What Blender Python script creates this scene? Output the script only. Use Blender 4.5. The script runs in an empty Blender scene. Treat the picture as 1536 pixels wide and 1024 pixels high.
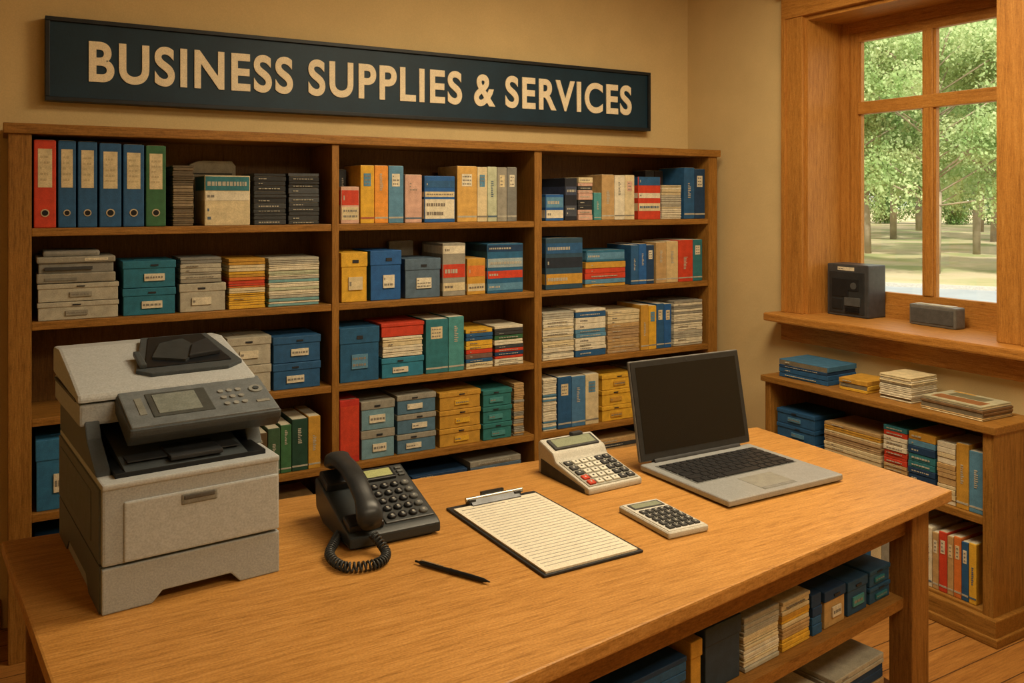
import bpy, bmesh, math, random
from math import sin, cos, pi, radians
from mathutils import Matrix, Vector
random.seed(7)
SC=bpy.context.scene
COL=SC.collection
# ------------------------------------------------------------------ materials
def lin(c):
    r=[]
    for v in c[:3]:
        v/=255.0
        r.append(v/12.92 if v<=.04045 else ((v+.055)/1.055)**2.4)
    return (r[0],r[1],r[2],1)
def grain(nt,tc,colsock,amt=.14,scale=260):
    n=nt.nodes.new('ShaderNodeTexNoise'); n.inputs['Scale'].default_value=scale; n.inputs['Detail'].default_value=2
    nt.links.new(tc.outputs['Object'],n.inputs['Vector'])
    mr=nt.nodes.new('ShaderNodeMapRange'); mr.inputs['From Min'].default_value=.3; mr.inputs['From Max'].default_value=.7; mr.inputs['To Min'].default_value=1-amt; mr.inputs['To Max'].default_value=1+amt
    nt.links.new(n.outputs['Fac'],mr.inputs['Value'])
    mx=nt.nodes.new('ShaderNodeVectorMath'); mx.operation='SCALE'
    nt.links.new(colsock,mx.inputs[0]); nt.links.new(mr.outputs['Result'],mx.inputs['Scale'])
    return mx.outputs['Vector']
_mc={}
def mat(col,rough=.6,var=.16,scale=35,metal=0,bump=0.0,name='paint',spec=.3,gr=.13):
    key=(col,rough,var,scale,metal,bump,name)
    if key in _mc: return _mc[key]
    m=bpy.data.materials.new('%s_%d_%d_%d'%((name,)+tuple(int(v) for v in col[:3])))
    m.use_nodes=True; nt=m.node_tree; b=nt.nodes['Principled BSDF']
    b.inputs['Roughness'].default_value=rough; b.inputs['Metallic'].default_value=metal
    b.inputs['Specular IOR Level'].default_value=spec
    tc=nt.nodes.new('ShaderNodeTexCoord'); n=nt.nodes.new('ShaderNodeTexNoise')
    n.inputs['Scale'].default_value=scale; n.inputs['Detail'].default_value=6
    nt.links.new(tc.outputs['Object'],n.inputs['Vector'])
    r=nt.nodes.new('ShaderNodeValToRGB'); c=lin(col)
    r.color_ramp.elements[0].position=.3; r.color_ramp.elements[1].position=.7
    r.color_ramp.elements[0].color=tuple(v*(1-var) for v in c[:3])+(1,)
    r.color_ramp.elements[1].color=tuple(min(1,v*(1+var)) for v in c[:3])+(1,)
    nt.links.new(n.outputs['Fac'],r.inputs['Fac']); nt.links.new(grain(nt,tc,r.outputs['Color'],gr),b.inputs['Base Color'])
    if bump:
        n2=nt.nodes.new('ShaderNodeTexNoise'); n2.inputs['Scale'].default_value=scale*6
        nt.links.new(tc.outputs['Object'],n2.inputs['Vector'])
        bp=nt.nodes.new('ShaderNodeBump'); bp.inputs['Strength'].default_value=bump; bp.inputs['Distance'].default_value=.004
        nt.links.new(n2.outputs['Fac'],bp.inputs['Height']); nt.links.new(bp.outputs['Normal'],b.inputs['Normal'])
    _mc[key]=m; return m
def wood(name,dark,mid,light,axis='X',rough=.5,scale=2.0,bump=.3):
    m=bpy.data.materials.new(name); m.use_nodes=True; nt=m.node_tree; b=nt.nodes['Principled BSDF']
    b.inputs['Roughness'].default_value=rough; b.inputs['Specular IOR Level'].default_value=.25
    tc=nt.nodes.new('ShaderNodeTexCoord')
    def strn(k,f,det,dist):
        mp=nt.nodes.new('ShaderNodeMapping'); s={'X':(f,k,k),'Y':(k,f,k),'Z':(k,k,f)}[axis]
        mp.inputs['Scale'].default_value=tuple(v*scale for v in s)
        nt.links.new(tc.outputs['Object'],mp.inputs['Vector'])
        n=nt.nodes.new('ShaderNodeTexNoise'); n.inputs['Scale'].default_value=1.6; n.inputs['Detail'].default_value=det; n.inputs['Roughness'].default_value=.7; n.inputs['Distortion'].default_value=dist
        nt.links.new(mp.outputs['Vector'],n.inputs['Vector']); return n
    n=strn(26,1.6,8,.4); nf=strn(110,7,3,.1)
    ad=nt.nodes.new('ShaderNodeMath'); ad.operation='MULTIPLY_ADD'; ad.inputs[1].default_value=.5
    ml=nt.nodes.new('ShaderNodeMath'); ml.operation='MULTIPLY'; ml.inputs[1].default_value=.5
    nt.links.new(nf.outputs['Fac'],ml.inputs[0]); nt.links.new(n.outputs['Fac'],ad.inputs[0]); nt.links.new(ml.outputs[0],ad.inputs[2])
    r=nt.nodes.new('ShaderNodeValToRGB'); r.color_ramp.elements[0].position=.34; r.color_ramp.elements[1].position=.66
    r.color_ramp.elements[0].color=lin(dark); r.color_ramp.elements[1].color=lin(light)
    e=r.color_ramp.elements.new(.5); e.color=lin(mid)
    nt.links.new(ad.outputs[0],r.inputs['Fac'])
    n3=nt.nodes.new('ShaderNodeTexNoise'); n3.inputs['Scale'].default_value=2.2; n3.inputs['Detail'].default_value=3
    nt.links.new(tc.outputs['Object'],n3.inputs['Vector'])
    mx=nt.nodes.new('ShaderNodeMix'); mx.data_type='RGBA'; mx.blend_type='MULTIPLY'
    r3=nt.nodes.new('ShaderNodeValToRGB'); r3.color_ramp.elements[0].color=(.82,.80,.76,1); r3.color_ramp.elements[1].color=(1,1,1,1)
    r3.color_ramp.elements[0].position=.35; r3.color_ramp.elements[1].position=.6
    nt.links.new(n3.outputs['Fac'],r3.inputs['Fac'])
    mx.inputs['Factor'].default_value=.6
    nt.links.new(r.outputs['Color'],mx.inputs['A']); nt.links.new(r3.outputs['Color'],mx.inputs['B'])
    nt.links.new(grain(nt,tc,mx.outputs['Result'],.12,200),b.inputs['Base Color'])
    bp=nt.nodes.new('ShaderNodeBump'); bp.inputs['Strength'].default_value=bump; bp.inputs['Distance'].default_value=.002
    nt.links.new(ad.outputs[0],bp.inputs['Height']); nt.links.new(bp.outputs['Normal'],b.inputs['Normal'])
    return m
SD,SM,SL=(102,68,24),(144,100,42),(166,120,58)
WX=wood('shelf_wood_x',SD,SM,SL,'X'); WY=wood('shelf_wood_y',SD,SM,SL,'Y'); WZ=wood('shelf_wood_z',SD,SM,SL,'Z')
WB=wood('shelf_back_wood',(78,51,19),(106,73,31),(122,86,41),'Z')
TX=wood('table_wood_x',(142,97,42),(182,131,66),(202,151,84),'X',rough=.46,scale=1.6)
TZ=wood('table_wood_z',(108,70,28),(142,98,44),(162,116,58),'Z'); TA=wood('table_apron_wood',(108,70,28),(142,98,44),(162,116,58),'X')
NX=wood('window_wood_y',(132,84,32),(174,119,52),(192,139,70),'Y'); NZ=wood('window_wood_z',(132,84,32),(174,119,52),(192,139,70),'Z')
FL=wood('floor_wood',(116,74,32),(156,106,50),(176,126,64),'X',rough=.5,scale=.8)
WALL=mat((206,182,132),.9,.05,5,0,.25,'plaster',gr=.05)
CEIL=mat((215,203,172),.9,.03,5,0,0,'ceiling_paint')
def C(r,g,b,**k):
    q=.08; l=(r+g+b)/3
    r,g,b=[v*(1-q)+l*q for v in (r,g,b)]; r,g,b=r*.96,g*.955,b*.93
    return mat((round(r),round(g),round(b)),**k)
WHT=C(218,210,188); CRM=C(212,196,158); INK=C(44,46,52); GRYD=C(62,64,66); PAP=C(222,216,198,var=.05)
BLU=C(38,88,140); BLD=C(28,60,100); BLL=C(84,136,174); BLB=C(34,92,164); TEA=C(44,116,130); TEL=C(70,144,150)
RED=C(204,62,36); YEL=C(222,172,48); YLD=C(198,148,52); ORG=C(218,118,48); GRN=C(54,106,70); TAN=C(186,152,102)
GRY=C(146,144,134); GRL=C(176,172,158); BRN=C(112,96,76); PNK=C(206,164,148); DRK=C(58,62,66); SLT=C(82,106,130)
PGN=C(184,192,164); TXT=C(132,128,120)
# ------------------------------------------------------------------ mesh builder
class MB:
    def __init__(s): s.v=[];s.f=[];s.mi=[];s.sm=[];s.mats=[];s.M=Matrix.Identity(4)
    def midx(s,m):
        if m not in s.mats: s.mats.append(m)
        return s.mats.index(m)
    def add(s,vs,fs,m,smooth=False):
        o=len(s.v); s.v+= [tuple(s.M@Vector(v)) for v in vs]
        i=s.midx(m)
        for f in fs: s.f.append(tuple(o+k for k in f)); s.mi.append(i); s.sm.append(smooth)
    def addbm(s,bm,m,smooth=False):
        bm.verts.ensure_lookup_table(); bm.verts.index_update()
        s.add([v.co[:] for v in bm.verts],[[v.index for v in f.verts] for f in bm.faces],m,smooth); bm.free()
    def box(s,x0,x1,y0,y1,z0,z1,m,bev=0,seg=2):
        if bev<=0:
            s.add([(x0,y0,z0),(x1,y0,z0),(x1,y1,z0),(x0,y1,z0),(x0,y0,z1),(x1,y0,z1),(x1,y1,z1),(x0,y1,z1)],
              [(0,3,2,1),(4,5,6,7),(0,1,5,4),(1,2,6,5),(2,3,7,6),(3,0,4,7)],m); return
        bm=bmesh.new(); bmesh.ops.create_cube(bm,size=1)
        for v in bm.verts:
            v.co=((x0+x1)/2+v.co.x*(x1-x0),(y0+y1)/2+v.co.y*(y1-y0),(z0+z1)/2+v.co.z*(z1-z0))
        b=min(bev,.45*min(abs(x1-x0),abs(y1-y0),abs(z1-z0)))
        bmesh.ops.bevel(bm,geom=bm.edges[:],offset=b,segments=seg,affect='EDGES',profile=.6)
        s.addbm(bm,m)
    def prism(s,prof,axis,a,b,m,bev=0):
        def P(p,t): return {'X':(t,p[0],p[1]),'Y':(p[0],t,p[1]),'Z':(p[0],p[1],t)}[axis]
        n=len(prof); bm=bmesh.new()
        A=[bm.verts.new(P(p,a)) for p in prof]; B=[bm.verts.new(P(p,b)) for p in prof]
        bm.faces.new(A); bm.faces.new(B[::-1])
        for i in range(n): bm.faces.new((A[i],B[i],B[(i+1)%n],A[(i+1)%n]))
        bmesh.ops.recalc_face_normals(bm,faces=bm.faces[:])
        if bev: bmesh.ops.bevel(bm,geom=bm.edges[:],offset=bev,segments=2,affect='EDGES',profile=.6)
        s.addbm(bm,m)
    def cyl(s,c,r,h,axis,m,n=20,r2=None,smooth=True):
        r2=r if r2 is None else r2
        vs=[];fs=[]
        for k,(t,rr) in enumerate(((0,r),(h,r2))):
            for i in range(n):
                a=2*pi*i/n; u,w=rr*cos(a),rr*sin(a)
                vs.append({'X':(c[0]+t,c[1]+u,c[2]+w),'Y':(c[0]+u,c[1]+t,c[2]+w),'Z':(c[0]+u,c[1]+w,c[2]+t)}[axis])
        for i in range(n): fs.append((i,(i+1)%n,n+(i+1)%n,n+i))
        s.add(vs,fs,m,smooth); s.add(vs,[tuple(range(n-1,-1,-1)),tuple(range(n,2*n))],m)
    def loft(s,secs,m,n=16,p=3.0):
        vs=[];fs=[]
        for c,rv,uv in secs:
            c=Vector(c);rv=Vector(rv);uv=Vector(uv)
            for i in range(n):
                a=2*pi*i/n; ca,sa=cos(a),sin(a)
                q=(abs(ca)**p+abs(sa)**p)**(-1/p)
                vs.append(tuple(c+rv*ca*q+uv*sa*q))
        for k in range(len(secs)-1):
            for i in range(n):
                fs.append((k*n+i,k*n+(i+1)%n,(k+1)*n+(i+1)%n,(k+1)*n+i))
        fs.append(tuple(range(n-1,-1,-1))); L=(len(secs)-1)*n; fs.append(tuple(range(L,L+n)))
        s.add(vs,fs,m,True)
    def tube(s,pts,r,m,n=6):
        vs=[];fs=[]; pts=[Vector(p) for p in pts]
        for k,p in enumerate(pts):
            t=(pts[min(k+1,len(pts)-1)]-pts[max(k-1,0)]).normalized()
            a=t.cross(Vector((0,0,1))); 
            if a.length<.05: a=t.cross(Vector((1,0,0)))
            a.normalize(); b=t.cross(a)
            for i in range(n):
                g=2*pi*i/n; vs.append(tuple(p+a*r*cos(g)+b*r*sin(g)))
        for k in range(len(pts)-1):
            for i in range(n): fs.append((k*n+i,k*n+(i+1)%n,(k+1)*n+(i+1)%n,(k+1)*n+i))
        fs.append(tuple(range(n-1,-1,-1))); L=(len(pts)-1)*n; fs.append(tuple(range(L,L+n)))
        s.add(vs,fs,m,True)
    def obj(s,name,loc=(0,0,0),rz=0,parent=None):
        me=bpy.data.meshes.new(name); me.from_pydata(s.v,[],s.f)
        for m in s.mats: me.materials.append(m)
        me.polygons.foreach_set('material_index',s.mi); me.polygons.foreach_set('use_smooth',s.sm); me.update()
        bm=bmesh.new(); bm.from_mesh(me); bmesh.ops.recalc_face_normals(bm,faces=bm.faces[:]); bm.to_mesh(me); bm.free()
        o=bpy.data.objects.new(name,me); COL.objects.link(o); o.location=loc; o.rotation_euler=(0,0,rz)
        if parent: o.parent=parent
        return o
# ------------------------------------------------------------------ room shell
XR=3.315; YB=3.706; HC=2.9
mb=MB(); mb.box(-1.6,XR+.3,YB,YB+.15,-.1,HC+.1,WALL); mb.obj('wall_back')
mb=MB(); mb.box(-1.75,-1.6,-1.75,YB+.15,-.1,HC+.1,WALL); mb.obj('wall_left')
mb=MB(); mb.box(-1.75,XR+.3,-1.75,-1.6,-.1,HC+.1,WALL); mb.obj('wall_front')
mb=MB()
W0,W1,S0,S1=1.93,2.88,1.03,2.45
mb.box(XR,XR+.3,-1.6,W0,-.1,HC+.1,WALL); mb.box(XR,XR+.3,W1,YB,-.1,HC+.1,WALL)
mb.box(XR,XR+.3,W0,W1,-.1,S0-.04,WALL); mb.box(XR,XR+.3,W0,W1,S1,HC+.1,WALL)
mb.obj('wall_right')
mb=MB(); mb.box(-1.75,XR+.3,-1.75,YB+.15,-.2,0,FL)
for i in range(45): mb.box(-1.6,XR,-1.6+i*.12,-1.6+i*.12+.003,-.002,.0006,C(70,42,20))
mb.obj('floor')
mb=MB(); mb.box(-1.75,XR+.4,-1.75,YB+.2,HC,HC+.15,CEIL); mb.obj('ceiling')
mb=MB(); mb.box(-1.6,.0,YB-.015,YB,0,.11,WX,.004); mb.obj('baseboard_back')
mb=MB(); mb.box(XR-.015,XR,-1.6,1.76,0,.11,WY,.004); mb.obj('baseboard_right')
mb=MB(); mb.box(-1.6,-1.585,-1.6,YB-.02,0,.11,WY,.004); mb.obj('baseboard_left')
# ------------------------------------------------------------------ window
win=bpy.data.objects.new('window_1',None); COL.objects.link(win)
mb=MB()
mb.box(XR-.005,3.60,W1-.02,W1,S0,S1,NZ); mb.box(XR-.005,3.60,W0,W0+.02,S0,S1,NZ); mb.box(XR-.0045,3.60,W0+.02,W1-.02,S1-.02,S1,NX)
mb.box(XR-.028,XR,W1-.005,W1+.115,S0,S1+.0,NZ,.004); mb.box(XR-.04,XR,W1+.09,W1+.115,S0,S1,NZ,.004)
mb.box(XR-.028,XR,W0-.115,W0+.005,S0,S1+.0,NZ,.004); mb.box(XR-.04,XR,W0-.115,W0-.09,S0,S1,NZ,.004)
mb.box(XR-.034,XR,W0-.12,W1+.12,S1,S1+.115,NX,.004)
mb.box(XR-.055,XR,W0-.14,W1+.14,S1+.115,S1+.14,NX,.004); mb.box(XR-.075,XR,W0-.16,W1+.16,S1+.14,S1+.17,NX,.006)
mb.obj('casing',parent=win)
mb=MB()
mb.box(3.19,3.61,W0-.19,W1+.15,S0-.04,S0,NX,.008)
mb.box(XR-.035,XR,W0-.16,W1+.12,S0-.135,S0-.04,NX,.005); mb.box(XR-.05,XR,W0-.17,W1+.13,S0-.06,S0-.04,NX,.004)
mb.obj('sill',parent=win)
mb=MB()
x0,x1=3.545,3.612
a,b,c,d=W0+.02,W1-.02,S0,S1-.02
mb.box(x0,x1,b-.045,b,c,d,NZ); mb.box(x0,x1,a,a+.045,c,d,NZ); mb.box(x0+.002,x1-.001,a+.045,b-.045,d-.05,d,NX); mb.box(x0+.002,x1-.001,a+.045,b-.045,c,c+.06,NX)
a+=.045;b-=.045;c+=.06;d-=.05
x0,x1=3.56,3.595
mb.box(x0,x1,b-.042,b,c,d,NZ); mb.box(x0,x1,a,a+.042,c,d,NZ); mb.box(x0+.0015,x1-.001,a+.042,b-.042,d-.045,d,NX); mb.box(x0+.0015,x1-.001,a+.042,b-.042,c,c+.055,NX)
mb.box(x0-.004,x1+.001,2.383,2.430,c+.055,d-.045,NZ,.006); mb.box(x0-.007,x1+.002,a+.042,b-.042,1.985,2.045,NX,.006)
for zz in (c+.055,2.045):
    for ya,yb in ((a+.042,2.383),(2.430,b-.042)):
        zt=1.985 if zz<1.9 else d-.045
        mb.box(x0+.008,x1-.004,ya,ya+.010,zz,zt,NZ); mb.box(x0+.008,x1-.004,yb-.010,yb,zz,zt,NZ)
mb.obj('sash',parent=win)
g=bpy.data.materials.new('window_glass'); g.use_nodes=True; nt=g.node_tree; nt.nodes.clear()
o=nt.nodes.new('ShaderNodeOutputMaterial'); t=nt.nodes.new('ShaderNodeBsdfTransparent'); gl=nt.nodes.new('ShaderNodeBsdfGlossy'); gl.inputs['Roughness'].default_value=.02
mx=nt.nodes.new('ShaderNodeMixShader'); mx.inputs[0].default_value=.05
nt.links.new(t.outputs[0],mx.inputs[1]); nt.links.new(gl.outputs[0],mx.inputs[2]); nt.links.new(mx.outputs[0],o.inputs[0])
mb=MB(); mb.box(3.577,3.580,a+.03,b-.03,c+.03,d-.03,g); mb.obj('glass',parent=win)
# ------------------------------------------------------------------ tall bookcase
mb=MB(); F=3.40; Bk=3.70
mb.box(.02,.09,F,Bk,0,1.80,WZ,.003); mb.box(1.152,1.182,F,Bk,0,1.80,WZ,.003); mb.box(2.115,2.155,F,Bk,0,1.80,WZ,.003); mb.box(3.185,3.245,F,Bk,0,1.80,WZ,.003)
mb.box(.005,3.26,F-.012,Bk,1.80,1.836,WX,.004)
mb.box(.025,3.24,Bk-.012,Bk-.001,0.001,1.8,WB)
SH=[1.477,1.154,.824,.496,.17]
for s in SH:
    for p,q in ((.09,1.152),(1.182,2.115),(2.155,3.185)): mb.box(p,q,F+.004,Bk-.012,s-.028,s,WX,.003)
mb.box(.09,3.185,F+.01,F+.03,0.001,.142,WX)
mb.obj('tall_bookcase')
# ------------------------------------------------------------------ item generators (front faces -y, origin front-left-bottom)
def scrib(mb,x0,x1,z0,z1,m,rows=2,y=-.0012):
    rh=(z1-z0)/rows
    for r in range(rows):
        x=x0
        while x<x1-.004:
            w=min(random.uniform(.004,.013),x1-x); mb.box(x,x+w,y-.0006,.002,z0+r*rh+.3*rh,z0+r*rh+.66*rh,m); x+=w+.0035
            if random.random()<.12: break
def label(mb,x0,x1,z0,z1,m=None,rows=2,ink=None):
    mb.box(x0,x1,-.0012,.003,z0,z1,m or WHT); scrib(mb,x0+.004,x1-.004,z0+.003,z1-.003,ink or TXT,rows,-.0016)
def g_binder(w,d,h,c):
    mb=MB(); mb.box(0,w,0,d,0,h,c,.004); mb.box(.006,w-.006,.01,d+.002,.006,h+.001,PAP)
    mb.box(w*.18,w*.82,-.0012,.003,h*.46,h*.90,CRM); scrib(mb,w*.28,w*.72,h*.52,h*.84,C(190,175,140),5,-.0016)
    mb.cyl((w/2,-.002,h*.17),w*.20,.004,'Y',C(200,190,165,metal=.6,rough=.4)); mb.cyl((w/2,-.003,h*.17),w*.145,.004,'Y',C(20,20,24))
    return mb,'ring_binder'
def g_box(w,d,h,c,n=1,lid=None,lab=1,lm=None,rows=2):
    mb=MB(); th=h/n
    for i in range(n):
        z=i*th; lc=lid or c
        mb.box(.003,w-.003,.004,d-.004,z+(.0005 if i==0 else 0),z+th*.80,c,.002)
        mb.box(0,w,.001,d,z+th*.70,z+th-.002,lc,.003)
        if lab: 
            cx=random.uniform(.42,.6)*w; lw=min(.035,w*random.uniform(.18,.28))
            label(mb,cx-lw,cx+lw,z+th*.24,z+th*.50,lm,rows,None)
            mb.box(cx-.013,cx+.013,-.002,.003,z+th*.78,z+th*.84,INK)
    mb.box(w*.25,w*.75,d*.3,d*.7,h-.004,h-.0008,lid or c)
    return mb,'storage_box'
def g_pack(w,d,h,c,bands=()):
    mb=MB(); mb.box(0,w,0,d,0,h,c,.003)
    for z0,z1,m,r in bands:
        mb.box(.003,w-.003,-.0012,.003,z0*h,z1*h,m)
        mb.box(-.0008,.003,.004,d*.9,z0*h,z1*h,m)
        if r: scrib(mb,.01,w-.01,z0*h+.004,z1*h-.004,random.choice([SLT,TXT,C(120,110,100)]) if m in (WHT,CRM,YEL,GRL,PAP) else GRL,r,-.0018)
    mb.box(w*.1,w*.9,d*.08,d*.12,h-.001,h+.0006,GRL)
    return mb,'supply_carton'
def g_stack(w,d,h,cols,n=None,jit=.003):
    mb=MB(); n=n or max(4,int(h/.009)); z=0
    hs=[random.uniform(.6,1.4) for _ in range(n)]; t=sum(hs)
    for k in range(n):
        hh=h*hs[k]/t; j=lambda: random.uniform(0,jit)
        c=cols[int(k/n*len(cols))] if random.random()<.7 else random.choice(cols)
        mb.box(j(),w-j(),j()*1.5,d-j(),z+.0006,z+hh-.0008,c,.0012,1)
        if hh>.014 and w>.08: scrib(mb,w*.15,w*.8,z+hh*.25,z+hh*.75,GRL if c not in (WHT,CRM,YEL,GRL,PGN) else TXT,1,-.0002)
        z+=hh
    mb.box(.006,w-.006,.006,d-.006,0,h-.004,C(120,110,92))
    return mb,'paper_stack'
def g_books(h,d,bk):
    mb=MB(); x=0
    for w,c,hf in bk:
        hh=h*hf; mb.box(x,x+w-.002,0,d,0,hh,c,.003)
        mb.box(x+.003,x+w-.005,.006,d+.001,.004,hh+.0008,PAP)
        k=random.random()
        inkc=GRL if c not in (WHT,CRM,YEL,GRL,PGN,PNK) else random.choice([TXT,C(170,90,70),SLT])
        if w>.02:
            if k<.5: label(mb,x+w*.22,x+w*.72,hh*.64,hh*.86,random.choice([WHT,CRM]) if inkc is GRL else random.choice([BLL,TAN,PNK]),3)
            else:
                zz=hh*random.uniform(.3,.6)
                for q in range(9): mb.box(x+w*.36,x+w*.36+w*random.uniform(.12,.26),-.0014,.002,zz+q*hh*.034,zz+q*hh*.034+hh*.018,inkc)
            mb.box(x+.001,x+w-.003,-.001,.002,hh*.08,hh*.11,inkc)
        x+=w
    return mb,'book_row'
def g_device(w,d,h,c,c2):
    mb=MB(); mb.box(0,w,.0,d,0,h*.3,c,.005); mb.box(.006,w-.006,.008,d,h*.3,h*.62,c2,.004); mb.box(0,w,0,d,h*.62,h*.82,c,.006); mb.box(.02,w-.05,.01,d*.9,h*.82,h,c2,.008)
    mb.box(w*.1,w*.7,-.001,.004,h*.4,h*.5,GRYD); mb.box(w*.1,w*.5,-.003,.004,h*.08,h*.16,C(120,120,114)); label(mb,w*.6,w*.9,h*.68,h*.76,None,1)
    return mb,'label_printer'
def put(gen,x,y,z,rz=0):
    mb,name=gen; return mb.obj(name,(x,y,z+.0005),rz)
Y0=3.42
def row(z,items):
    for it in items:
        x0,x1,zt,fn=it[:4]; kw=it[4] if len(it)>4 else {}
        w=x1-x0-.004; h=zt-z; d=kw.pop('d',.22); yy=kw.pop('y',Y0)
        put(fn(w,d,h,**kw),x0+.002,yy,z)
def bk(h,z,x0,cols,y=Y0,d=.2):
    put(g_books(h,d,cols),x0,y,z)
D=dict
# row 1
row(SH[0],[(.095,.167,1.782,g_binder,D(c=RED)),(.169,.229,1.782,g_binder,D(c=BLU)),(.231,.297,1.780,g_binder,D(c=BLU)),(.300,.376,1.777,g_binder,D(c=BLU)),(.378,.452,1.775,g_binder,D(c=BLU)),(.454,.527,1.773,g_binder,D(c=GRN)),
 (.546,.626,1.703,g_stack,D(cols=[BRN,C(140,124,98),C(96,84,66)])),
 (.66,.833,1.667,g_pack,D(c=CRM,d=.2,bands=[(.70,.98,TEA,1),(.5,.68,WHT,1),(.05,.42,CRM,2)])),
 (.843,.974,1.678,g_stack,D(cols=[DRK,DRK,C(44,46,50)],n=12)),(.979,1.109,1.681,g_stack,D(cols=[DRK,C(74,78,86),C(44,46,50)],n=12)),
 (1.195,1.277,1.629,g_pack,D(c=PNK,d=.12,bands=[(.1,.45,CRM,2),(.5,.9,RED,1)])),
 (1.568,1.718,1.678,g_pack,D(c=BLB,bands=[(.08,.5,WHT,2),(.55,.66,CRM,1),(.75,.9,BLU,1)])),
 (2.187,2.291,1.60,g_pack,D(c=BLB,bands=[(.1,.4,WHT,1),(.5,.9,BLL,1)])),
 (2.295,2.367,1.678,g_pack,D(c=C(34,38,48),bands=[(.1,.35,C(70,76,90),2),(.6,.8,C(60,70,96),1)])),
 (2.371,2.461,1.683,g_stack,D(cols=[PNK,INK,PNK,DRK,CRM],n=9)),
 (2.733,2.879,1.69,g_pack,D(c=RED,bands=[(.80,1.0,BLU,1),(.5,.62,WHT,1),(.2,.38,CRM,1)])),
 (2.884,3.02,1.65,g_stack,D(cols=[WHT,GRL,CRM],d=.12)),
])
bk(.241,SH[0],1.281,[(.062,YEL,1),(.062,C(232,150,54),1),(.07,BLL,1)]); bk(.205,SH[0],1.480,[(.080,PNK,1)])
bk(.246,SH[0],1.728,[(.10,C(210,164,84),1),(.052,CRM,.99),(.050,PGN,1),(.052,GRY,.99),(.052,C(120,122,120),1)])
bk(.22,SH[0],2.465,[(.047,TEL,.6),(.077,TAN,1),(.064,WHT,.99),(.06,CRM,1)])
bk(.264,SH[0],3.035,[(.072,BLU,1),(.072,BLD,.98)])
bk(.225,SH[0],1.20,[(.035,TEL,1),(.035,DRK,1)],Y0+.135,.1)
bk(.25,SH[0],2.89,[(.06,DRK,1),(.06,C(50,44,40),1)],Y0+.135,.1)
bk(.215,SH[0],2.19,[(.09,GRL,.93)],Y0+.225,.03)
mb=MB(); 
pr=[(0,0)]+[(.09-.09*cos(a),.165+.09*sin(a)) for a in [i*pi/2/8 for i in range(9)]]+[(.20,.255),(.215,.235),(.215,0)]
mb.prism(pr,'Y',0,.035,GRL,.002); mb.box(.02,.20,-.002,.002,.20,.205,GRYD); mb.obj('laminating_machine',(.612,3.642,SH[0]+.0005))
# row 2
row(SH[1],[(.105,.368,1.283,g_box,D(c=GRL,n=2,lm=GRY,rows=1)),
 (.376,.562,1.354,g_box,D(c=C(36,112,142),n=2,rows=1)),
 (.57,.743,1.262,g_box,D(c=GRL,n=1,rows=1)),
 (.748,.892,1.348,g_stack,D(cols=[YEL,YEL,CRM,RED,ORG,CRM,YLD],n=18)),(.90,1.109,1.346,g_stack,D(cols=[C(110,160,168),WHT,WHT,PGN,WHT,GRL],n=20)),
 (1.196,1.314,1.36,g_box,D(c=YEL,rows=1,lm=CRM)),(1.322,1.466,1.364,g_box,D(c=BLB,rows=2)),(1.478,1.65,1.325,g_box,D(c=SLT,lab=1,rows=3)),
 (1.655,1.77,1.385,g_pack,D(c=GRY,bands=[(.8,.95,WHT,1),(.35,.6,RED,1),(.1,.25,CRM,1)])),
 (1.775,1.87,1.315,g_pack,D(c=YLD,bands=[(.5,.8,ORG,1),(.1,.3,CRM,1)])),
 (1.876,2.067,1.377,g_pack,D(c=C(36,96,140),bands=[(.84,.97,BLD,1),(.52,.7,C(150,170,180),1),(.3,.45,RED,1),(.06,.2,BLL,1)])),
 (2.187,2.40,1.395,g_pack,D(c=C(44,74,98),bands=[(.7,.9,BLU,1),(.42,.62,C(34,44,58),1),(.1,.3,YLD,1)])),
 (2.412,2.66,1.275,g_stack,D(cols=[WHT,BLL,RED,CRM,YLD],n=5)),
])
put(g_device(.25,.2,.112,GRY,C(130,130,126)),.105,Y0,1.2835); put(g_stack(.15,.2,.095,[GRY,GRL,C(126,128,126)],7),.575,Y0,1.2625)
put(g_pack(.23,.2,.055,C(40,104,140),[(.2,.8,BLL,1)]),2.42,Y0,1.2755)
bk(.2,SH[1],2.69,[(.05,BLU,.98),(.05,BLB,1),(.048,BLD,.97)]); bk(.214,SH[1],2.85,[(.068,TAN,.96),(.078,C(206,180,130),.98),(.1,RED,1),(.065,TEA,1)])
bk(.235,SH[1],1.50,[(.12,GRY,1)],Y0+.225,.03)
# row 3
row(SH[2],[(.50,.735,1.03,g_box,D(c=GRL,n=2)),(.743,.916,1.045,g_box,D(c=GRL,n=2,lid=GRL,rows=1,lm=WHT)),(.918,1.115,1.035,g_box,D(c=BLU,n=2,rows=1)),
 (1.19,1.367,1.05,g_box,D(c=C(34,90,136),rows=2,lm=BLL)),
 (1.372,1.571,.91,g_box,D(c=C(44,126,160),rows=1)),
 (1.77,1.91,1.0,g_stack,D(cols=[CRM,C(120,90,80),RED,YEL,BLU,BLL],n=10)),(1.915,2.07,1.004,g_stack,D(cols=[WHT,CRM,RED,WHT,GRN,DRK,BLD],n=12)),
 (2.172,2.352,1.047,g_stack,D(cols=[WHT,CRM,WHT,GRL],n=18)),(2.356,2.54,1.051,g_stack,D(cols=[BLU,WHT,BLL,WHT,BLU],n=10)),
 (2.545,2.746,1.032,g_stack,D(cols=[TAN,C(170,140,100),CRM],n=14)),(2.965,3.165,1.057,g_stack,D(cols=[GRL,WHT,GRY],n=20)),
])
put(g_stack(.185,.2,.085,[WHT,CRM,WHT],7),1.378,Y0,.9105); put(g_box(.198,.21,.06,RED,1,None,0),1.372,Y0,.9965)
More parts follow.
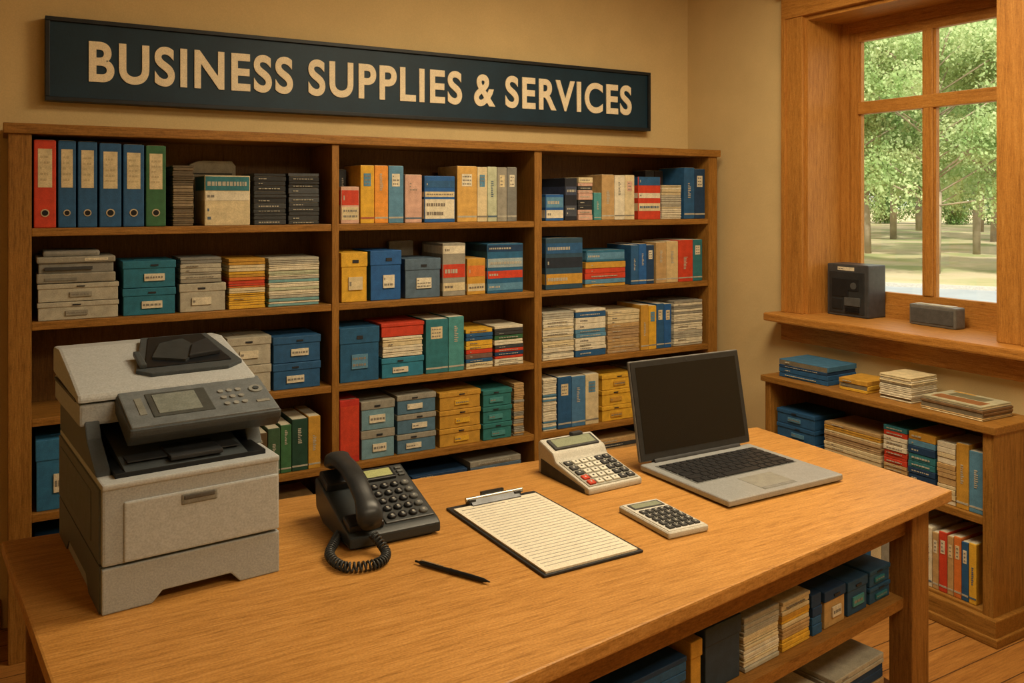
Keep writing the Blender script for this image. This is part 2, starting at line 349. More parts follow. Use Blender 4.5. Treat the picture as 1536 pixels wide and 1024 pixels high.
bk(.238,SH[2],1.577,[(.108,TEA,.98),(.078,TEL,1)]); bk(.225,SH[2],2.753,[(.05,YLD,1),(.05,YEL,.97),(.05,BLU,1),(.048,BLB,.98)])
# row 4
row(SH[3],[(.10,.30,.744,g_box,D(c=C(44,110,160),n=1,rows=1)),(1.282,1.436,.738,g_box,D(c=C(110,150,170),n=2,lid=GRY,rows=1)),(1.442,1.628,.746,g_box,D(c=C(80,116,146),n=3,lid=GRY,rows=1)),
 (1.19,1.278,.753,g_pack,D(c=C(190,48,34),bands=[(.1,.9,RED,0)])),
 (1.64,1.848,.735,g_box,D(c=YLD,n=3,rows=1,lm=YEL)),(1.855,2.01,.722,g_box,D(c=C(44,118,120),n=3,rows=1,lm=TEL)),(2.015,2.075,.735,g_stack,D(cols=[GRY,TAN])),
 (2.172,2.254,.739,g_stack,D(cols=[WHT,WHT,BLL,WHT])),(2.512,2.712,.724,g_box,D(c=YEL,n=3,rows=1,lm=YLD)),(2.72,2.95,.73,g_stack,D(cols=[TAN,CRM,GRY])),(2.96,3.17,.72,g_box,D(c=BLU,n=2))])
bk(.205,SH[3],.80,[(.05,BRN,.8),(.05,C(92,74,50),.82),(.05,C(60,90,64),.88),(.045,C(60,110,70),.92),(.066,C(34,70,56),1),(.052,YLD,1.02)])
bk(.243,SH[3],2.258,[(.078,BLU,1),(.08,C(70,120,170),.98),(.078,CRM,.99)])
# row 5
row(SH[4],[(.10,.4,.40,g_box,D(c=BLU,n=2)),(.7,1.1,.38,g_stack,D(cols=[BRN,DRK,TAN])),(1.2,1.5,.36,g_stack,D(cols=[GRY,SLT,DRK])),(1.51,1.78,.39,g_stack,D(cols=[SLT,GRL,BLD,GRY],n=9)),(1.79,2.06,.41,g_stack,D(cols=[BRN,GRY,SLT],n=9)),
 (2.18,2.45,.40,g_stack,D(cols=[WHT,GRL,TAN],n=14)),(2.46,2.75,.41,g_stack,D(cols=[DRK,GRY,TAN],n=9)),(2.76,3.1,.38,g_box,D(c=SLT,n=2))])
# ------------------------------------------------------------------ sign
NAVY=C(16,48,70,rough=.5,scale=8); 
sign=bpy.data.objects.new('wall_sign',None); COL.objects.link(sign)
mb=MB(); sx0,sx1,sz0,sz1=.14,3.0,1.943,2.256
mb.box(sx0+.01,sx1-.01,YB-.05,YB-.001,sz0+.01,sz1-.01,NAVY)
FR=C(30,34,40,rough=.45)
for q in ((sx0,sx1,sz0,sz0+.016),(sx0,sx1,sz1-.016,sz1),(sx0,sx0+.0155,sz0+.016,sz1-.016),(sx1-.0155,sx1,sz0+.016,sz1-.016)): mb.box(q[0],q[1],YB-.062,YB-.001,q[2],q[3],FR,.002)
mb.obj('sign_board',parent=sign)
cu=bpy.data.curves.new('sign_text','FONT'); cu.body='BUSINESS SUPPLIES & SERVICES'; cu.size=1; cu.offset=.028; cu.extrude=.02; cu.space_character=1.14; cu.space_word=.85
to=bpy.data.objects.new('sign_text',cu); COL.objects.link(to)
bpy.context.view_layer.update()
me=bpy.data.meshes.new_from_object(to.evaluated_get(bpy.context.evaluated_depsgraph_get()))
bpy.data.objects.remove(to)
xs=[v.co.x for v in me.vertices]; ys=[v.co.y for v in me.vertices]
fx=(2.876-.286)/(max(xs)-min(xs)); fy=.157/(max(ys)-min(ys)); mnx,mny=min(xs),min(ys)
for v in me.vertices: v.co=(.286+(v.co.x-mnx)*fx, YB-.052-v.co.z*.15, 2.021+(v.co.y-mny)*fy)
me.materials.append(C(246,232,202,var=.05)); tt=bpy.data.objects.new('sign_lettering',me); COL.objects.link(tt); tt.parent=sign
# ------------------------------------------------------------------ low bookcase
mb=MB(); lx0,lx1,ly0,ly1=3.036,3.30,1.80,2.87
mb.box(lx0,lx1,ly0,ly0+.04,.08,.742,WZ,.003); mb.box(lx0,lx1,ly1-.03,ly1,.08,.742,WZ,.003)
mb.box(lx0-.015,lx1,ly0-.015,ly1+.015,.742,.77,WY,.004)
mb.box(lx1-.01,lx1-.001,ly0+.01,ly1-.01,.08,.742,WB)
mb.box(lx0+.004,lx1,ly0+.04,ly1-.03,.407,.435,WY,.003); mb.box(lx0+.004,lx1,ly0+.04,ly1-.03,.07,.10,WY,.003)
mb.box(lx0-.02,lx1,ly0-.02,ly1+.01,0,.09,WY,.005); mb.box(lx0-.03,lx1,ly0-.03,ly1+.015,0,.03,WY,.005)
mb.obj('low_bookcase')
R=-pi/2
LX=3.055
def lput(gen,yf,z): put(gen,LX,yf,z,R)
lput(g_box(.215,.2,.195,BLU,3,None,1,BLL,1),2.82,.435); lput(g_stack(.28,.2,.19,[TAN,CRM,C(180,150,110),YLD],16),2.555,.435)
lput(g_stack(.105,.2,.24,[CRM,TAN,RED,WHT,TEA],14),2.262,.435); lput(g_stack(.115,.2,.24,[BLU,BLD,TEA,BLL,YLD],9),2.152,.435)
lput(g_stack(.075,.2,.23,[CRM,TAN,WHT],12),2.03,.435); lput(g_books(.24,.2,[(.05,YLD,1.0),(.055,BLL,.93)]),1.952,.435)
lput(g_books(.225,.2,[(.06,BLU,.9),(.05,CRM,.93),(.06,GRY,.9),(.05,TAN,.95),(.06,BLD,.9),(.05,GRN,.95),(.05,RED,.93),(.05,TAN,1),(.05,BLU,.9),(.05,CRM,.95),(.05,GRY,1),(.05,TAN,.96),(.05,YLD,1),(.04,BLU,.98),(.032,WHT,1),(.027,TAN,.95),(.034,RED,1),(.026,TAN,.97),(.030,ORG,1),(.028,BLU,.96),(.030,YEL,.98)]),2.80,.10)
g_stack(.27,.2,.08,[BLU,BLD,C(60,110,150)],4,.006)[0].obj('book_stack',(3.065,2.82,.7705),R+.03)
g_stack(.14,.16,.05,[YEL,YLD],3,.005)[0].obj('book_stack',(3.08,2.50,.7705),R+.05)
g_stack(.15,.17,.10,[WHT,WHT,CRM],14,.005)[0].obj('paper_stack',(3.09,2.31,.7705),R)
mg=g_stack(.26,.19,.045,[TAN,GRL,C(120,90,60),CRM],6,.01)[0]
mg.box(.01,.25,.01,.185,.0452,.050,C(180,176,150)); mg.box(.03,.23,.03,.09,.050,.0506,C(150,100,60)); mg.box(.05,.20,.10,.16,.050,.0506,C(120,116,90)); mg.box(.03,.12,.165,.178,.050,.0506,YLD)
mg.obj('magazine_stack',(3.072,2.115,.7705),R-.03)
# ------------------------------------------------------------------ sill devices
mb=MB(); K=C(64,66,70,rough=.4)
mb.box(0,.225,0,.127,0,.243,K,.006); mb.box(.012,.205,-.003,.01,.012,.208,C(44,46,50,rough=.35),.004); label(mb,.06,.15,.214,.230,WHT,1)
mb.prism([(.03,.09),(.12,.09),(.12,.12),(.175,.12),(.175,.175),(.03,.175)],'Y',-.006,.01,C(26,27,30),.002); mb.box(.03,.09,-.006,.01,.03,.08,C(30,32,36),.003); mb.box(.10,.185,-.008,.01,.05,.09,C(76,78,82),.003)
for q in range(5): mb.box(.105,.18,-.009,.0,.022+q*.005,.0245+q*.005,C(26,27,30))
mb.cyl((.15,-.008,.145),.016,.01,'Y',C(70,72,76))
mb.obj('radio_speaker',(3.412,2.832,S0+.0005),R+.02)
mb=MB(); mb.box(0,.225,0,.064,0,.09,C(104,104,102,rough=.4),.008); mb.box(.01,.215,-.003,.01,.012,.076,C(78,79,80),.003); label(mb,.02,.105,.03,.062,GRL,2); label(mb,.12,.205,.03,.062,GRL,2); mb.box(.02,.20,.01,.052,.088,.093,GRL,.002)
mb.obj('desk_clock',(3.452,2.425,S0+.0005),R-.05)
# ------------------------------------------------------------------ table
TT=.75
mb=MB()
top=[(0.0,2.44),(.12,1.20),(2.33,1.50),(2.37,2.28)]
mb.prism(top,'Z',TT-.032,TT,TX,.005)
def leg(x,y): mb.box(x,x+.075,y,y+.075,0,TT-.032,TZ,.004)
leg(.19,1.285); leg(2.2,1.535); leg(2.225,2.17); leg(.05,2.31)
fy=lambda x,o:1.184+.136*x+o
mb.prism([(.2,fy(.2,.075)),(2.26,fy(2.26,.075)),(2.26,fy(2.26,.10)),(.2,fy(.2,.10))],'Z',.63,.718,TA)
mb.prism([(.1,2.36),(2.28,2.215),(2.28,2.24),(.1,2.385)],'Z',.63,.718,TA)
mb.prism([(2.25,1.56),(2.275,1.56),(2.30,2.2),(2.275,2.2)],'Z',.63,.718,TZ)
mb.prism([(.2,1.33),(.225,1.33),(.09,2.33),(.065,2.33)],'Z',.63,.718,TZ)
for z in (.42,.12):
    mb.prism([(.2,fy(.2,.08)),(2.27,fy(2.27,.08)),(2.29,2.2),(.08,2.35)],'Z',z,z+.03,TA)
mb.prism([(.1,2.345),(2.28,2.20),(2.28,2.212),(.1,2.357)],'Z',.12,.66,WB)
mb.obj('work_table')
al=math.atan(.136)
def uput(gen,x,z,o=.11): put(gen,x,fy(x,o),z,al)
z=.45
uput(g_box(.11,.30,.095,C(38,80,116),2,None,1,TEA,1),2.075,z); uput(g_box(.10,.36,.095,C(34,72,108),1,None,1,TEL,1),1.965,z); uput(g_box(.10,.38,.10,C(186,150,94),1,BLD,1,None,1),1.855,z)
uput(g_stack(.045,.36,.105,[BLU,BLD],4),1.80,z)
uput(g_stack(.12,.38,.125,[YEL,TAN,YLD,CRM],12),1.67,z); uput(g_stack(.14,.40,.13,[WHT,CRM,GRL],16),1.52,z); uput(g_box(.13,.42,.15,C(44,62,80),1,None,0),1.38,z)
uput(g_box(.04,.40,.135,YLD,1,None,0),1.33,z); uput(g_stack(.24,.38,.11,[BLU,DRK,BLU,BLD],6),1.08,z); uput(g_stack(.2,.36,.1,[TAN,BRN,CRM],8),.86,z); uput(g_box(.25,.36,.12,BLU,1),.58,z); uput(g_stack(.2,.36,.11,[WHT,GRL],10),.34,z)
z=.15
uput(g_stack(.25,.36,.15,[CRM,TAN,BLD,GRL],8),1.90,z); uput(g_stack(.22,.36,.14,[TAN,WHT,YLD],8),1.66,z); uput(g_box(.3,.36,.16,BLD,2),1.3,z); uput(g_stack(.3,.36,.14,[GRY,WHT,TAN],8),.9,z); uput(g_box(.3,.36,.16,SLT,1),.5,z)
# ------------------------------------------------------------------ multifunction printer
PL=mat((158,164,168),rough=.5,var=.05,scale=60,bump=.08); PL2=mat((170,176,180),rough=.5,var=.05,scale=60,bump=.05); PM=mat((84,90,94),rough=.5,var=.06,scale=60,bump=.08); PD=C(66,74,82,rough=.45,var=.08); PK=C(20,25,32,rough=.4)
mb=MB(); w,dp=.362,.53
mb.prism([(0,0),(.095,0),(.115,.022),(.255,.022),(.275,0),(w,0),(w,.09),(0,.09)],'Y',0.0,dp,PL,.003)
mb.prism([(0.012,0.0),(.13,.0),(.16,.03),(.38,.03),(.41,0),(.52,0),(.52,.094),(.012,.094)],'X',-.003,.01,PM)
mb.box(0,w,.0,dp,.094,.252,PL,.006)
mb.box(-.004,.01,.012,dp-.01,.098,.246,PM,.003); mb.box(-.0055,.0,.09,dp-.04,.12,.225,mat((78,84,88),rough=.5),.002)  # left side panels in darker gray: that side's shade is put into the colour
mb.box(.04,w-.002,-.005,.01,.097,.218,PL2,.004)
mb.box(.15,.225,-.007,.01,.190,.213,C(126,128,126),.004); mb.box(.155,.22,-.008,.0,.200,.211,C(84,84,84),.003)
mb.box(.0,w,-.003,dp,.246,.258,PL2,.004)
# output bay
mb.box(.03,w-.02,.03,.32,.256,.268,PK,.002); mb.prism([(.03,.268),(.32,.268),(.32,.31)],'X',.05,w-.06,PD)
mb.box(.14,.25,.035,.20,.274,.284,C(40,44,50),.003); mb.box(.06,w-.07,.06,.29,.278,.280,C(46,50,56))
mb.prism([(.06,.258),(dp,.258),(dp,.35),(.20,.35),(.17,.31)],'X',0,.03,PD,.003)
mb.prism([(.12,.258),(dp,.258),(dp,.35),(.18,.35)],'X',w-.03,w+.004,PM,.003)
mb.box(.03,w-.03,.32,dp,.256,.35,PK)
# scanner body
xa,xb=-.014,w+.014
mb.prism([(.195,.333),(dp+.01,.333),(dp+.01,.394),(.195,.380)],'X',xa+.004,xb-.004,PL,.006)
mb.prism([(.19,.384),(dp+.01,.398),(dp+.01,.462),(.46,.466),(.31,.432),(.195,.402)],'X',xa,xb,PL2,.007)
mb.box(xa-.0005,xa+.01,.22,dp-.01,.384,.390,C(70,70,70))
# ADF paper tray, lying on the sloping lid
mb.M=Matrix.Translation((0,.225,.4125))@Matrix.Rotation(math.atan2(.062,.245),4,'X')
mb.prism([(.12,.045),(.17,.235),(w-.03,.235),(w+.005,.045),(w-.035,.02),(.15,.02)],'Z',-.004,.007,PD,.003)
mb.prism([(.14,.05),(.185,.225),(w-.045,.225),(w-.02,.05)],'Z',.006,.010,PK,.002)
mb.prism([(.165,.09),(.235,.06),(.285,.11),(.26,.19),(.20,.17)],'Z',.010,.016,C(46,52,58)); mb.prism([(.245,.07),(.325,.085),(.315,.17),(.27,.14)],'Z',.010,.022,C(38,42,48),.003)
mb.box(.13,.145,.05,.13,.006,.018,PD,.003)
# control panel
mb.M=Matrix.Translation((.062,.052,.334))@Matrix.Rotation(radians(18),4,'X')
mb.prism([(0,-.004),(.015,-.034),(.15,-.03),(.17,.012),(0,.012)],'X',0,.325,PD,.006)
mb.box(.004,.321,.006,.165,.008,.016,mat((100,108,114),rough=.4),.004)
mb.box(.055,.185,.035,.135,.014,.018,C(70,76,80,rough=.3),.003); mb.box(.068,.160,.045,.125,.017,.0195,C(122,132,132,rough=.25),.001)
for i in range(3):
    for j in range(3): mb.cyl((.215+i*.02,.05+j*.028,.014),.0065,.005,'Z',C(140,144,144),12)
mb.cyl((.295,.10,.014),.016,.005,'Z',C(130,134,134),20); mb.cyl((.295,.10,.018),.007,.003,'Z',PD,14); mb.box(.28,.31,.04,.05,.014,.018,C(140,140,136),.001)
mb.box(.03,.045,.05,.12,.015,.0175,C(120,124,122),.001)
mb.M=Matrix.Identity(4)
mb.obj('multifunction_printer',(.172,1.897,TT+.0005),radians(5))
# ------------------------------------------------------------------ phone
PH=C(48,53,58,rough=.38,var=.1); PH2=C(32,36,41,rough=.35); KEY=C(80,85,89,rough=.4)
mb=MB()
mb.prism([(0,.006),(0,.03),(.015,.038),(.25,.108),(.265,.10),(.255,.03),(.2,.006)],'X',.0,.235,PH,.005)
mb.prism([(.01,0),(.2,0),(.2,.01),(.01,.01)],'X',.02,.215,PH2)
sl=math.atan2(.07,.235)
mb.M=Matrix.Translation((0,.015,.038))@Matrix.Rotation(sl,4,'X')
mb.box(.10,.228,.008,.235,-.002,.004,C(62,66,70,rough=.4),.003)
mb.box(.108,.195,.178,.226,.002,.012,PH2,.003); mb.box(.116,.187,.186,.218,.010,.0135,C(168,176,124,rough=.25,var=.04),.001)
for i in range(4):
    for j in range(5):
        kx=.112+i*.028; ky=.018+j*.031
        mb.loft([((kx+.010,ky+.009,.003),(.0112,0,0),(0,.0095,0)),((kx+.010,ky+.009,.009),(.0108,0,0),(0,.0092,0)),((kx+.010,ky+.009,.0112),(.009,0,0),(0,.0075,0))],PH2 if i<3 else C(92,96,100),12,2.5)
        mb.box(kx+.007,kx+.013,ky+.006,ky+.012,.0108,.0116,C(150,152,150))
for j in range(3): mb.box(.205,.222,.185+j*.015,.195+j*.015,.003,.009,KEY,.002)
mb.box(.004,.092,.0,.05,-.002,.018,PH2,.006); mb.box(.004,.092,.175,.24,-.002,.022,PH2,.006)
N=22; secs=[]
for k in range(N+1):
    u=k/N; y=-.025+u*.285
    arch=.034*sin(pi*u)
    e=max(0,1-min(u,1-u)/.24); e=e*e*(3-2*e)
    hw=.024+.011*e; hh=.015+.014*e
    if u<.03 or u>.97: hw*=.7; hh*=.6
    elif u<.07 or u>.93: hw*=.92; hh*=.88
    secs.append(((.048,y,.043+arch-.006*e),(hw,0,0),(0,0,hh)))
mb.loft(secs,C(42,46,51,rough=.35),18,3.2)
mb.M=Matrix.Identity(4)
ctrl=[Vector(p) for p in [(.050,-.02,.040),(.06,-.075,.014),(.02,-.115,.012),(-.045,-.095,.012),(-.055,-.02,.012),(-.02,.05,.012),(.005,.085,.016)]]
def cr(P,t):
    n=len(P)-1; i=min(int(t*n),n-1); u=t*n-i
    p0,p1,p2,p3=P[max(i-1,0)],P[i],P[i+1],P[min(i+2,n)]
    return .5*((2*p1)+(p2-p0)*u+(2*p0-5*p1+4*p2-p3)*u*u+(3*p1-p0-3*p2+p3)*u**3)
pts=[];T=900;turns=44
for k in range(T+1):
    t=k/T; p=cr(ctrl,t); q=cr(ctrl,min(1,t+.002)); tn=(q-p) if t<.998 else tn
    tn=tn.normalized(); a=tn.cross(Vector((0,0,1))).normalized(); b=tn.cross(a)
    g=2*pi*turns*t; pts.append(p+a*.0092*cos(g)+b*.0092*sin(g))
mb.tube(pts,.0028,C(48,51,55,rough=.35),5)
mb.obj('desk_phone',(.702,1.945,TT+.0005),0)
# ------------------------------------------------------------------ clipboard
mb=MB(); mb.box(0,.275,0,.485,0,.006,C(40,42,46,rough=.5),.002)
PG=mat((214,208,190),rough=.8,var=.04)
mb.box(.008,.262,.006,.455,.006,.0105,PG); 
for i in range(24): mb.box(.02,.252,.03+i*.0165,.0320+i*.0165,.0105,.0109,C(150,150,148))
mb.box(.02,.15,.430,.4325,.0105,.0109,C(110,110,110)); mb.box(.16,.252,.430,.4325,.0105,.0109,C(138,138,136))
ME=C(64,66,70,rough=.3,metal=.7); MS=C(190,188,180,rough=.25,metal=.8)
mb.prism([(.445,.0105),(.478,.0105),(.478,.020),(.465,.024),(.447,.013)],'X',.06,.21,ME,.001)
mb.cyl((.05,.468,.022),.006,.175,'X',MS,14); mb.box(.055,.075,.455,.48,.008,.024,ME,.002); mb.box(.195,.215,.455,.48,.008,.024,ME,.002)
mb.box(.10,.17,.472,.482,.018,.034,ME,.002)
mb.obj('clipboard',(1.02,1.60,TT+.0005),-.0)
# ------------------------------------------------------------------ pen
mb=MB(); PB=C(24,26,30,rough=.3)
prof=[(0,.0012),(.006,.0022),(.018,.0048),(.06,.0055),(.10,.0055),(.102,.0060),(.106,.0060),(.108,.0052),(.185,.0050),(.190,.0042),(.192,.0025),(.203,.0025)]
mb.loft([((x,0,.0062),(0,r,0),(0,0,r)) for x,r in prof],PB,14,2)
mb.box(.125,.187,-.0015,.0015,.0115,.0128,MS,.0005); mb.box(.183,.187,-.0015,.0015,.008,.0125,MS)
dx,dy=.8085-.903,1.814-1.632
mb.obj('ballpoint_pen',(.903,1.632,TT+.0002),math.atan2(dy,dx))
# ------------------------------------------------------------------ desktop calculator
CW=mat((186,184,174),rough=.45,var=.05); CK=C(58,60,64); KW=mat((204,202,190),var=.05)
def keypad(mb,x0,y0,nx,ny,px,py,kw,kh,z,cf,hz=.006):
    for i in range(nx):
        for j in range(ny):
            m=cf(i,j); cx=x0+i*px; cy=y0+j*py
            mb.box(cx,cx+kw,cy,cy+kh,z,z+hz,m,.0025)
            mb.box(cx+kw*.38,cx+kw*.62,cy+kh*.35,cy+kh*.65,z+hz-.0005,z+hz+.0004,C(60,60,60) if m is KW else C(190,190,186))
mb=MB()
mb.prism([(0,0),(0,.018),(.16,.052),(.175,.075),(.245,.098),(.255,.09),(.25,.0)],'X',0,.195,CW,.006)
mb.prism([(.02,.001),(.02,.012),(.235,.045),(.235,.001)],'X',-.0015,.01,CK)
mb.M=Matrix.Translation((0,0,.018))@Matrix.Rotation(math.atan2(.034,.16),4,'X')
mb.box(.008,.187,.008,.158,0,.0025,C(160,160,154,var=.05),.002)
keypad(mb,.014,.013,6,5,.0285,.0285,.023,.020,.002,lambda i,j: RED if (i,j) in ((0,0),(0,1)) else (KW if 1<=i<=3 else (CK if i>=4 else GRYD)))
mb.M=Matrix.Translation((0,.175,.075))@Matrix.Rotation(math.atan2(.023,.07),4,'X')
mb.box(.015,.18,.008,.060,-.001,.006,GRYD,.003); mb.box(.025,.17,.014,.054,.005,.0075,C(140,148,126,rough=.25,var=.04),.001)
mb.M=Matrix.Identity(4); mb.box(.11,.15,.225,.245,.09,.108,CK,.004)
mb.obj('desktop_calculator',(1.413,1.985,TT+.0005),radians(2))
# ------------------------------------------------------------------ pocket calculator
mb=MB(); mb.box(0,.125,0,.215,0,.017,CW,.007,3); mb.box(.006,.119,.006,.209,.014,.019,mat((194,192,184),var=.04),.003)
mb.box(.014,.111,.16,.198,.018,.0205,GRYD,.002); mb.box(.02,.105,.166,.192,.02,.0212,C(146,154,134,rough=.25,var=.04),.001)
keypad(mb,.014,.014,5,5,.0198,.0275,.0165,.0205,.0185,lambda i,j: GRYD,.005)
mb.obj('pocket_calculator',(1.395,1.627,TT+.0005),radians(-3))
# ------------------------------------------------------------------ laptop
LS=mat((160,163,164),rough=.35,var=.05,metal=.3); LK=C(34,35,38,rough=.45); SCR=C(10,12,15,rough=.22,var=.1,spec=.4)
lap=MB(); W_,D_=.455,.375
lap.box(0,W_,0,D_,.004,.022,LS,.006,3); lap.box(.01,W_-.01,.008,D_-.02,.0015,.006,CK)
for xx in (.03,W_-.05):
    for yy in (.03,D_-.05): lap.box(xx,xx+.02,yy,yy+.02,0,.004,INK)
lap.box(.025,W_-.025,.150,.335,.0205,.0226,C(96,98,100),.001)
ky=[.155,.185,.215,.245,.275,.305]
for r,y in enumerate(ky):
    ws=[[1,1,1,1,5.2,1,1,1,1,1],[2]+[1]*10+[2.2],[1.7]+[1]*11+[1.6],[1.4]+[1]*12+[1.2],[1]*13+[1.6],[1]*15][r]
    s=sum(ws); x=.03; uw=(W_-.06)/s
    for q in ws: lap.box(x+.0022,x+q*uw-.0022,y,y+.0245 if r<5 else y+.02,.0224,.0262,LK,.0012,1); x+=q*uw
lap.box(.155,.285,.018,.125,.0205,.0228,C(140,140,138,rough=.3),.001); lap.box(.158,.218,.02,.035,.0225,.0234,C(124,124,122)); lap.box(.222,.282,.02,.035,.0225,.0234,C(124,124,122))
lap.cyl((.05,D_-.004,.022),.010,.355,'X',CK,14)
lap.M=Matrix.Translation((0,D_-.002,.024))@Matrix.Rotation(radians(-11),4,'X')
lap.box(-.002,W_+.002,-.003,.009,.002,.305,C(110,110,110,rough=.4),.005); lap.box(.001,W_-.001,-.006,-.001,.005,.302,C(44,45,48,rough=.4),.003)
lap.box(.018,W_-.018,-.0068,-.004,.026,.285,SCR); lap.cyl((W_/2,-.0072,.294),.003,.002,'Y',DRK,10)
lap.M=Matrix.Identity(4)
lap.obj('laptop',(1.672,1.708,TT+.0005),0)
# ------------------------------------------------------------------ ceiling lamps (out of frame)
LE=bpy.data.materials.new('lamp_diffuser'); LE.use_nodes=True; b=LE.node_tree.nodes['Principled BSDF']; b.inputs['Emission Color'].default_value=(1,.86,.62,1); b.inputs['Emission Strength'].default_value=2
def lamp(x,y,sx,sy,P):
    mb=MB(); mb.box(-sx/2-.03,sx/2+.03,-sy/2-.03,sy/2+.03,-.05,-.0,WHT,.005); mb.box(-sx/2,sx/2,-sy/2,sy/2,-.055,-.049,LE)
    mb.obj('ceiling_lamp',(x,y,HC),0)
    l=bpy.data.lights.new('ceiling_light','AREA'); l.shape='RECTANGLE'; l.size=sx; l.size_y=sy; l.energy=P; l.color=(1,.81,.53)
    o=bpy.data.objects.new('ceiling_light',l); COL.objects.link(o); o.location=(x,y,HC-.07)
lamp(2.0,1.9,1.1,.7,54); lamp(1.6,-.1,1.4,.8,40)
# ------------------------------------------------------------------ outside
GR=bpy.data.materials.new('ground_dirt_grass'); GR.use_nodes=True; nt=GR.node_tree; b=nt.nodes['Principled BSDF']; b.inputs['Roughness'].default_value=.95
tc=nt.nodes.new('ShaderNodeTexCoord'); n=nt.nodes.new('ShaderNodeTexNoise'); n.inputs['Scale'].default_value=.35; n.inputs['Detail'].default_value=8
r=nt.nodes.new('ShaderNodeValToRGB'); r.color_ramp.elements[0].position=.40; r.color_ramp.elements[1].position=.56; r.color_ramp.elements[0].color=lin((136,138,88)); r.color_ramp.elements[1].color=lin((176,158,126))
nt.links.new(tc.outputs['Object'],n.inputs['Vector']); nt.links.new(n.outputs['Fac'],r.inputs['Fac']); nt.links.new(r.outputs['Color'],b.inputs['Base Color'])
mb=MB(); mb.box(3.7,160,-80,160,-.5,-.25,GR); mb.obj('outdoor_ground')
mb=MB(); mb.M=Matrix.Translation((14.6,10.2,0))@Matrix.Rotation(radians(32),4,'Z')
mb.box(-2,2,-9,9,-.249,-.23,C(150,156,164,scale=3,var=.08)); mb.box(-2.2,-2,-9,9,-.249,-.16,C(176,172,164)); mb.box(2,2.2,-9,9,-.249,-.16,C(176,172,164)); mb.obj('outdoor_road')
def leafmat(nm,a,b_):
    m=bpy.data.materials.new(nm); m.use_nodes=True; nt=m.node_tree; b=nt.nodes['Principled BSDF']; b.inputs['Roughness'].default_value=.8; b.inputs['Specular IOR Level'].default_value=.1
    tc=nt.nodes.new('ShaderNodeTexCoord'); n=nt.nodes.new('ShaderNodeTexNoise'); n.inputs['Scale'].default_value=1.1; n.inputs['Detail'].default_value=5
    r=nt.nodes.new('ShaderNodeValToRGB'); r.color_ramp.elements[0].position=.35; r.color_ramp.elements[1].position=.65; r.color_ramp.elements[0].color=lin(a); r.color_ramp.elements[1].color=lin(b_)
    nt.links.new(tc.outputs['Object'],n.inputs['Vector']); nt.links.new(n.outputs['Fac'],r.inputs['Fac']); nt.links.new(r.outputs['Color'],b.inputs['Base Color'])
    tr=nt.nodes.new('ShaderNodeBsdfTranslucent'); nt.links.new(r.outputs['Color'],tr.inputs['Color']); mx=nt.nodes.new('ShaderNodeMixShader'); mx.inputs[0].default_value=.5
    o=nt.nodes['Material Output']; nt.links.new(b.outputs[0],mx.inputs[1]); nt.links.new(tr.outputs[0],mx.inputs[2]); nt.links.new(mx.outputs[0],o.inputs[0])
    return m
L1=leafmat('leaf_green',(124,156,92),(180,198,138)); L2=leafmat('leaf_green_pale',(148,176,112),(206,216,166))
BK=C(164,148,124,scale=6)
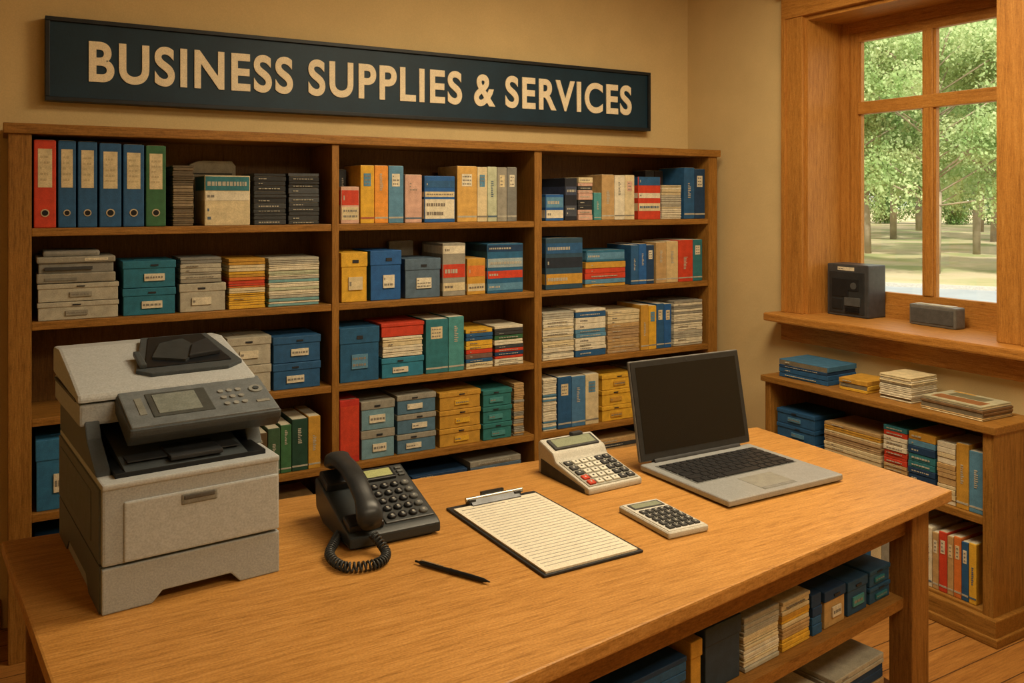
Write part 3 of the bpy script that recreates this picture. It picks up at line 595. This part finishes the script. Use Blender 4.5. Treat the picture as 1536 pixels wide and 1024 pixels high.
def treemesh(H,R_,nl,ls,lm,name,z0=.28):
    mb=MB(); pts=[(0,0,0),(random.uniform(-.1,.1),0,H*.3),(random.uniform(-.2,.2),.1,H*.6),(0,0,H*.85)]
    for k in range(len(pts)-1): mb.tube([pts[k],pts[k+1]],.10*(1-k*.28),BK,8)
    cl=[]
    for i in range(34):
        a=random.uniform(0,2*pi); zz=random.uniform(z0,1); rr=R_*math.sqrt(max(.05,1-((zz-.6)/.5)**2))*random.uniform(.3,1)
        c=Vector((rr*cos(a),rr*sin(a),zz*H)); cl.append((c,random.uniform(.5,1.0)*R_*.36)); mb.tube([(0,0,max(H*.25,c.z-.5*rr-.3)),tuple(c)],.025,BK,4)
    vs=[];fs=[]
    for i in range(nl):
        c,r=random.choice(cl); d=Vector((random.gauss(0,1),random.gauss(0,1),random.gauss(0,.8))).normalized()*r*random.uniform(.1,1)**.5
        p=c+d; n=Vector((random.gauss(0,1),random.gauss(0,1),random.gauss(0,1)+.5)).normalized(); u=n.orthogonal().normalized(); w=n.cross(u); s=ls*random.uniform(.6,1.4); o=len(vs)
        vs+=[tuple(p+u*s),tuple(p+w*s*.6),tuple(p-u*s),tuple(p-w*s*.6)]; fs.append((o,o+1,o+2,o+3))
    mb.add(vs,fs,lm); 
    o=mb.obj(name,(0,0,-50)); me=o.data; bpy.data.objects.remove(o); return me
TM=[treemesh(7,2.5,22000,.055,L1,'tree_mesh_a'),treemesh(7.5,2.8,22000,.06,L2,'tree_mesh_b'),treemesh(6.5,2.3,20000,.055,L2,'tree_mesh_c')]
BM=treemesh(2.2,2.2,12000,.06,L1,'bush_mesh',0.05)
k=0
for dist,angs,sc in ((25,(49.5,56,60.5),.95),(33,(47,52.5,58,63),1.15),(43,(45.5,50,54.5,59,62),1.45),(56,(44.5,48,51.5,55,58.5,61.5,65),1.9)):
    for a in angs:
        a2=radians(a+random.uniform(-.5,.5)); dd=dist*random.uniform(.96,1.04)
        o=bpy.data.objects.new('leafy_tree',TM[k%3]); k+=1; COL.objects.link(o); o.location=(dd*sin(a2),dd*cos(a2),-.26); s=random.uniform(.93,1.1)*sc; o.scale=(s,s,s); o.rotation_euler=(0,0,random.uniform(0,6))
for i,a in enumerate(range(42,70,3)):
    a2=radians(a); dd=74; o=bpy.data.objects.new('garden_bush',BM); COL.objects.link(o); o.location=(dd*sin(a2),dd*cos(a2),-.26); o.rotation_euler=(0,0,a); o.scale=(1.3,1.3,2.2)
# ------------------------------------------------------------------ lights / world
s=bpy.data.lights.new('sun','SUN'); s.energy=6.0; s.angle=radians(3); s.color=(1,.96,.86); so=bpy.data.objects.new('sun',s); COL.objects.link(so)
so.rotation_euler=Vector((.6,.4,-.85)).to_track_quat('-Z','Y').to_euler()
w=bpy.data.worlds.new('world'); SC.world=w; w.use_nodes=True; bg=w.node_tree.nodes['Background']; bg.inputs[0].default_value=(.97,.96,.82,1); bg.inputs[1].default_value=2.0
# ------------------------------------------------------------------ camera
c=bpy.data.cameras.new('camera'); c.lens=36*1306/1536; c.sensor_width=36; c.shift_y=-212/1536; c.clip_end=300
o=bpy.data.objects.new('camera',c); COL.objects.link(o); o.location=(0,0,1.574); o.rotation_euler=(radians(90),0,radians(-30.4)); SC.camera=o
SC.view_settings.view_transform='Standard'
